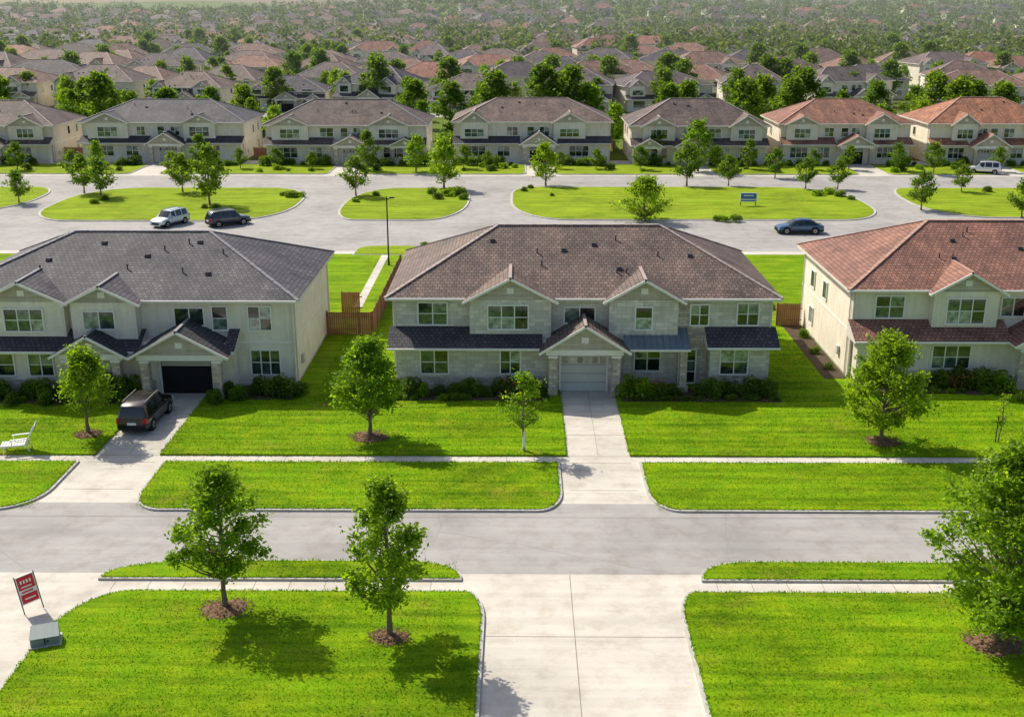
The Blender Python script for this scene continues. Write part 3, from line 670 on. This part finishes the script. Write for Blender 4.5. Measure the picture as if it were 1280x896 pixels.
for i in range(130):
    y=random.uniform(190,243); x=random.uniform(-.5,.5)*y; shrub(x,y,random.uniform(1,2.6),1,.9,name='hedge')
C=[];rng=np.random.default_rng(99)
y=380
while y<1150:
    sp=7.5+(y-440)*.012 if y>440 else 7.5; x=-y*.52
    dens=1 if y>1020 else (.3+.2*(y>600)+.1*(y>820))
    while x<y*.52:
        if rng.random()<(max(dens,.65) if x>60 else (dens if y>440 else 0)):
            X=x+rng.uniform(-3,3);Y=y+rng.uniform(-3,3);h=rng.uniform(6,13);r=h*rng.uniform(.32,.5)
            for q in range(5):
                d=rng.normal(size=(16,3)); d/=np.linalg.norm(d,axis=1)[:,None]
                o=rng.uniform(-.5,.5,3)*np.array([r,r,h*.5])
                C.append(d*r*.62*rng.uniform(.7,1.1,(16,1))+o+np.array([X,Y,hz(X,Y)+h*.58]))
        x+=sp*rng.uniform(.8,1.3)
    y+=sp
place(quadmesh('forest',leafquads(np.concatenate(C),1.5,rng=rng,asp=.8),'leafF'),'forest')
def tufts():
    rng=np.random.default_rng(3); C=[]
    regs=[(-36,-24.2,50.5,56.2),(-19.1,2.0,50.5,56.2),(6.8,36,50.5,56.2),(-36,-23.6,57.4,66),(-19.8,2.5,57.4,66.5),(6.2,36,57.4,66.5),(-15,-2.8,43.45,44.8),(9.5,30,43.45,44.8),(-18.7,-1.7,31,38.3),(-16.6,-2.4,38.3,42.0),(-18,-16.6,38.3,40.3),(7,26,31,42.0),(-13,-8.3,66,80),(16.5,20,66,82)]
    for (a,c,e,f) in regs:
        n=int((c-a)*(f-e)*70); C.append(np.stack([rng.uniform(a,c,n),rng.uniform(e,f,n),np.full(n,.135 if f<57 else .11)],1))
    for O,z,k in EDGES:
        if k!='lawn': continue
        for p,q in zip(O,O[1:]+O[:1]):
            p=np.array(p);q=np.array(q); l=np.linalg.norm(q-p)
            if l<.01 or min(p[1],q[1])>70 or max(p[1],q[1])<30: continue
            n=int(min(l,150)*28); t=rng.uniform(0,1,(n,1)); xy=p*(1-t)+q*t+rng.normal(size=(n,2))*.035
            C.append(np.concatenate([xy,np.full((n,1),z+.015)],1))
    C=np.concatenate(C); C=C[(np.abs(C[:,0])<38)]
    n=len(C); a=rng.uniform(0,6.28,n); w=rng.uniform(.015,.035,n)[:,None]; h=rng.uniform(.02,.055,n)[:,None]
    d=np.stack([np.cos(a),np.sin(a),np.zeros(n)],1); ln=rng.normal(size=(n,3))*.035; ln[:,2]=0
    up=np.array([[0,0,1.]])
    V=np.empty((n,4,3)); V[:,0]=C-d*w-up*.03; V[:,1]=C+d*w-up*.03; V[:,2]=C+d*w*.6+up*h+ln; V[:,3]=C-d*w*.6+up*h+ln
    place(quadmesh('grass_blades',V.reshape(-1,3),'blade'),'grass')
tufts()

# ------------------------------------------------------------------ fences
def fence(name,pts,h=1.75):
    b=MB()
    for (x0,y0),(x1,y1) in zip(pts,pts[1:]):
        Lg=math.hypot(x1-x0,y1-y0); ux,uy=(x1-x0)/Lg,(y1-y0)/Lg; n=int(Lg/.16)
        for i in range(n):
            s=i*.16; z=h+random.uniform(-.02,.02)
            b.beam((x0+ux*s,y0+uy*s,.09+z/2),(x0+ux*(s+.145),y0+uy*(s+.145),.09+z/2),.02,z,'fence',off=-z/2)
        for s in np.arange(0,Lg+.1,2.4):
            s=min(s,Lg-.05); b.box(x0+ux*s-.06,x0+ux*s+.06,y0+uy*s+.03,y0+uy*s+.15,0,h+.15,'fence')
        for zz in (.5,1.4): b.beam((x0,y0+.05,zz),(x1,y1+.05,zz),.04,.09,'fence')
    b.obj(name)
fence('wooden_fence',[(-14.4,80.5),(-11.0,80.5),(-10.9,101)])
fence('wooden_fence',[(-14.2,86.5),(-12.6,86.5)])
fence('wooden_fence',[(16.4,81.5),(18.2,81.5),(18.2,84.5)])
fence('wooden_fence',[(19.8,83.2),(21.7,83.2)])
fence('wooden_fence',[(-40.5,186),(-40.5,215)]); fence('wooden_fence',[(-70.5,186),(-70.5,215)]); fence('wooden_fence',[(15.4,187),(15.4,215)])
fence('wooden_fence',[(-13.0,180),(-11.0,180)]); fence('wooden_fence',[(-42,178),(-39.5,178)]); fence('wooden_fence',[(-72,178),(-68.5,178)])
sheet('garden_path',-13.6,-12.9,88,108.4,.104,'conc'); sheet('garden_path',18.9,19.7,86,108.4,.104,'conc')

# ------------------------------------------------------------------ vehicles
def car(name,loc,heading,paintk,kind='suv',s=1):
    if kind=='suv':
        st=[(0,.55,.6,.80,.6),(.03,.98,1.02,.88,.74),(.28,1.05,1.64,.91,.66),(.45,1.05,1.73,.93,.70),(1.25,1.05,1.77,.94,.71),(1.36,1.05,1.77,.94,.71),(2.25,1.04,1.76,.94,.71),(2.36,1.04,1.755,.94,.71),(2.95,1.03,1.70,.94,.69),(3.55,1.0,1.06,.93,.72),(4.4,.9,.97,.90,.66),(4.7,.72,.80,.82,.6),(4.78,.5,.54,.76,.5)]
        iv='bwpcpcpcwbbb'; wx=(.92,3.78)
    else:
        st=[(0,.5,.55,.76,.6),(.04,.84,.88,.83,.66),(.42,.90,.95,.87,.68),(1.12,.93,1.36,.89,.58),(1.25,.94,1.40,.9,.60),(2.0,.93,1.45,.9,.61),(2.1,.93,1.45,.9,.61),(2.75,.91,1.38,.9,.59),(3.42,.87,.92,.89,.66),(4.2,.74,.80,.86,.62),(4.5,.58,.64,.78,.55),(4.56,.42,.46,.70,.5)]
        iv='bbwccpcwbbb'; wx=(.85,3.65)
    b=MB()
    def sec(t):
        x,zb,zt,wb,wt=t; cab=zt-zb>.2
        P=[(wb*.9,.26),(wb,.42),(wb,zb-.14),(wb*.97,zb),(wt,zt-(.05 if cab else .01)),(wt*.82,zt),(0,zt+.02)]
        return [(x,y,z) for y,z in P]+[(x,-y,z) for y,z in P[::-1][1:]]
    Sx=[sec(t) for t in st]; n=len(Sx[0]); base=[]
    for q in Sx: base.append(len(b.v)); b.v+=q
    for i in range(len(Sx)-1):
        for k in range(n-1):
            band=min(k,n-2-k); kind_=iv[i]; m=paintk
            if band==0: m='black'
            if kind_=='c' and band==3: m='cglass'
            if kind_=='w' and (band in(4,5) or (band==3 and kind!='suv')): m='cglass'
            b.f.append((base[i]+k,base[i]+k+1,base[i+1]+k+1,base[i+1]+k)); b.m.append(b.mi(m))
    for q in (0,len(Sx)-1): b.f.append(tuple(base[q]+k for k in range(n))); b.m.append(b.mi(paintk))
    for i in range(len(Sx)-1):
        b.f.append((base[i],base[i+1],base[i+1]+n-1,base[i]+n-1)); b.m.append(b.mi('black'))
    e=empty(name,loc,heading,s); b.obj('body',e,smooth=35)
    Lg=st[-1][0]; w=MB()
    for x in wx:
        for sgn in (-1,1):
            y=sgn*(st[5][3]-.19); y2=sgn*(st[5][3]+.02)
            w.tube((x,sgn*.6,.36),(x,sgn*(st[5][3]+.006),.36),.41,.41,'black',20)
            w.tube((x,y,.34),(x,y2,.34),.335,.325,'black',20)
            w.tube((x,y2-.002*sgn,.34),(x,y2+.012*sgn,.34),.21,.2,'rim',16)
            for a in range(5):
                an=a*1.2566; w.beam((x,y2+.014*sgn,.34),(x+.19*math.cos(an),y2+.014*sgn,.34+.19*math.sin(an)),.05,.012,'black',up=(0,1,0))
    w.obj('wheels',e)
    d=MB(); zb=st[1][1]; wb=st[1][3]
    for sgn in (-1,1):
        y0,y1=sorted((sgn*(wb-.20),sgn*(wb+.005)))
        d.box(-.02,.16,y0,y1,zb-.28,zb+.02,'redlamp')
        f=st[-3]; y0,y1=sorted((sgn*(f[3]-.32),sgn*(f[3]-.06)))
        d.box(f[0]-.05,Lg-.06,y0,y1,f[1]-.32,f[1]-.14,'headlamp')
        wsx=st[-5][0]-.05; y0,y1=sorted((sgn*(st[5][3]+.0),sgn*(st[5][3]+.17))); d.box(wsx-.05,wsx+.1,y0,y1,st[-5][1]+.0,st[-5][1]+.14,paintk)
        if kind=='suv':
            d.beam((.6,sgn*.66,1.80),(2.8,sgn*.66,1.79),.04,.05,'rim')
        d.beam((1.2,sgn*(st[5][3]+.003),zb-.14),(3.1,sgn*(st[5][3]+.003),zb-.14),.01,.02,'rim')
    d.box(-.04,.05,-.26,.26,.62,.76,'white'); d.box(-.05,.1,-.8,.8,.3,.5,'black'); d.box(Lg-.1,Lg+.02,-.5,.5,.42,.6,'black')
    d.obj('lamps_and_trim',e); return e
car('parked_suv',(-22.4,60.3,0),math.radians(88),'p_maroon','suv',1.0)
car('parked_car',(-38.2,126.0,0.0),math.radians(-115),'p_silver','suv',.98)
car('parked_suv',(-34.6,122.6,0),math.radians(35),'p_dark','suv',1.0)
car('parked_car',(32.6,119.8,0),math.radians(180),'p_blue','sedan',1.08)
car('parked_car',(69.5,163.0,0),math.radians(165),'p_white','suv',1.0)
# ------------------------------------------------------------------ street furniture
b=MB(); b.tube((0,0,0),(0,0,.5),.11,.09,'metal',10); b.tube((0,0,.5),(0,0,6.3),.075,.06,'metal',10); b.tube((0,0,6.2),(.35,-.1,6.4),.035,.03,'metal',8)
b.box(.25,.75,-.2,.0,6.36,6.48,'metal'); b.tube((0,0,6.3),(0,0,6.55),.07,.02,'metal',8); b.obj('street_lamp',None,(-12.4,103.6,.1))
b=MB(); b.box(-.36,.36,-.02,.02,.45,1.75,'white'); b.box(-.32,.32,-.032,-.022,1.12,1.71,'signred'); b.box(-.32,.32,-.032,-.022,.5,.9,'signred')
b.box(-.26,.2,-.036,-.023,.98,1.04,'signred')
for x in (-.22,-.1,.02,.14): b.box(x,x+.07,-.038,-.033,1.4,1.55,'white')
b.box(-.22,.2,-.038,-.033,1.22,1.27,'white'); b.box(-.2,.22,-.038,-.033,.66,.72,'white')
b.box(-.4,-.36,-.02,.02,0,1.8,'metal'); b.box(.36,.4,-.02,.02,0,1.8,'metal'); o=b.obj('for_sale_sign',None,(-20.0,40.7,0)); o.rotation_euler=(0,math.radians(-7),math.radians(38))
b=MB(); b.box(-1.0,1.0,-.04,.04,.5,1.6,'white'); b.box(-.93,.93,-.055,-.042,.85,1.53,'signblue'); b.box(-.6,.6,-.06,-.056,1.2,1.32,'white'); b.box(-.93,.93,-.055,-.042,.57,.7,'signblue')
for x in (-.95,.87): b.box(x,x+.08,.041,.12,0,1.6,'metal')
b.obj('community_sign',None,(27.8,135.9,.1))
b=MB(); b.box(-.6,.6,-.45,.45,0,.08,'kerb'); b.box(-.52,.52,-.36,.36,.08,.42,'box'); b.poly([(-.55,-.4,.42),(.55,-.4,.42),(.5,.38,.62),(-.5,.38,.62)],'box'); b.poly([(-.55,-.4,.42),(-.5,.38,.62),(-.52,.36,.42)],'box'); b.poly([(.55,-.4,.42),(.5,.38,.62),(.52,.36,.42)],'box')
b.box(-.02,.02,-.375,-.362,.1,.4,'metal'); b.box(.05,.15,-.38,-.362,.22,.28,'metal'); b.obj('utility_box',None,(-18.5,38.2,.1),math.radians(20))
b=MB()
for i in range(9): y=-.9+i*.12; b.box(-.3,.3,y,y+.09,.34,.37,'white')
for i in range(9):
    s=i*.11; b.beam((-.3,.18+s*.5,.38+s*.86),(.3,.18+s*.5,.38+s*.86),.09,.03,'white',up=(0,-.86,.5))
for x in (-.31,.31):
    b.beam((x,-.92,.3),(x,.25,.3),.05,.07,'white'); b.beam((x,.18,.34),(x,.70,1.24),.05,.06,'white',up=(0,-.86,.5))
    b.beam((x,-.75,.32),(x,-.8,0),.05,.05,'white',up=(1,0,0)); b.beam((x,.2,.32),(x,.35,0),.05,.05,'white',up=(1,0,0))
    b.beam((x*1.1,-.45,.62),(x*1.1,.3,.66),.09,.03,'white'); b.beam((x*1.1,-.4,.35),(x*1.1,-.4,.62),.04,.04,'white',up=(1,0,0))
b.obj('garden_chair',None,(-27.7,57.8,.1),math.radians(-75)).scale=(1.2,1.2,1.2)
b=MB(); b.tube((0,0,0),(0,0,1.6),.03,.03,'metal',6); b.tube((.3,0,1.25),(-.3,0,1.25),.02,.02,'metal',6); b.obj('tree_stake',None,(27.0,59.3,.1))

# ------------------------------------------------------------------ light, sky, haze, camera
w=bpy.data.worlds.new('World'); S.world=w; w.use_nodes=True; nt=w.node_tree
sky=nt.nodes.new('ShaderNodeTexSky'); sky.sky_type='NISHITA'; sky.sun_disc=False
dirv=Vector((.66,-.63,-.92)).normalized(); el=math.asin(-dirv.z)
sky.sun_elevation=el; sky.sun_rotation=math.atan2(-dirv.x,-dirv.y); sky.dust_density=2.5; sky.air_density=.9
nt.links.new(sky.outputs[0],nt.nodes['Background'].inputs['Color']); nt.nodes['Background'].inputs['Strength'].default_value=.145
ld=bpy.data.lights.new('sun','SUN'); ld.energy=5.0; ld.angle=math.radians(.5); ld.color=(1,.94,.80)
lo=bpy.data.objects.new('sun',ld); COL.objects.link(lo); lo.rotation_euler=dirv.to_track_quat('-Z','Y').to_euler(); lo.location=(-50,80,100)
hb=MB(); hb.box(-900,900,230,1600,-1,70,'white'); hm=bpy.data.materials.new('haze'); hm.use_nodes=True; hn=hm.node_tree; hn.nodes.remove(hn.nodes['Principled BSDF'])
vs=hn.nodes.new('ShaderNodeVolumeScatter'); vs.inputs['Density'].default_value=.00028; vs.inputs['Color'].default_value=(.9,.94,1,1); hn.links.new(vs.outputs[0],hn.nodes['Material Output'].inputs['Volume'])
M['haze']=hm; hb.ml=['haze']; hb.obj('haze')
cd=bpy.data.cameras.new('camera'); cd.sensor_width=36; cd.lens=1400/1280*36; cd.clip_end=6000; cd.clip_start=.5
co=bpy.data.objects.new('camera',cd); COL.objects.link(co); co.location=(0,0,24); co.rotation_euler=(math.radians(90-17.74),0,math.radians(.41))
S.camera=co
S.view_settings.view_transform='Standard'; S.view_settings.look='None'; S.view_settings.exposure=0
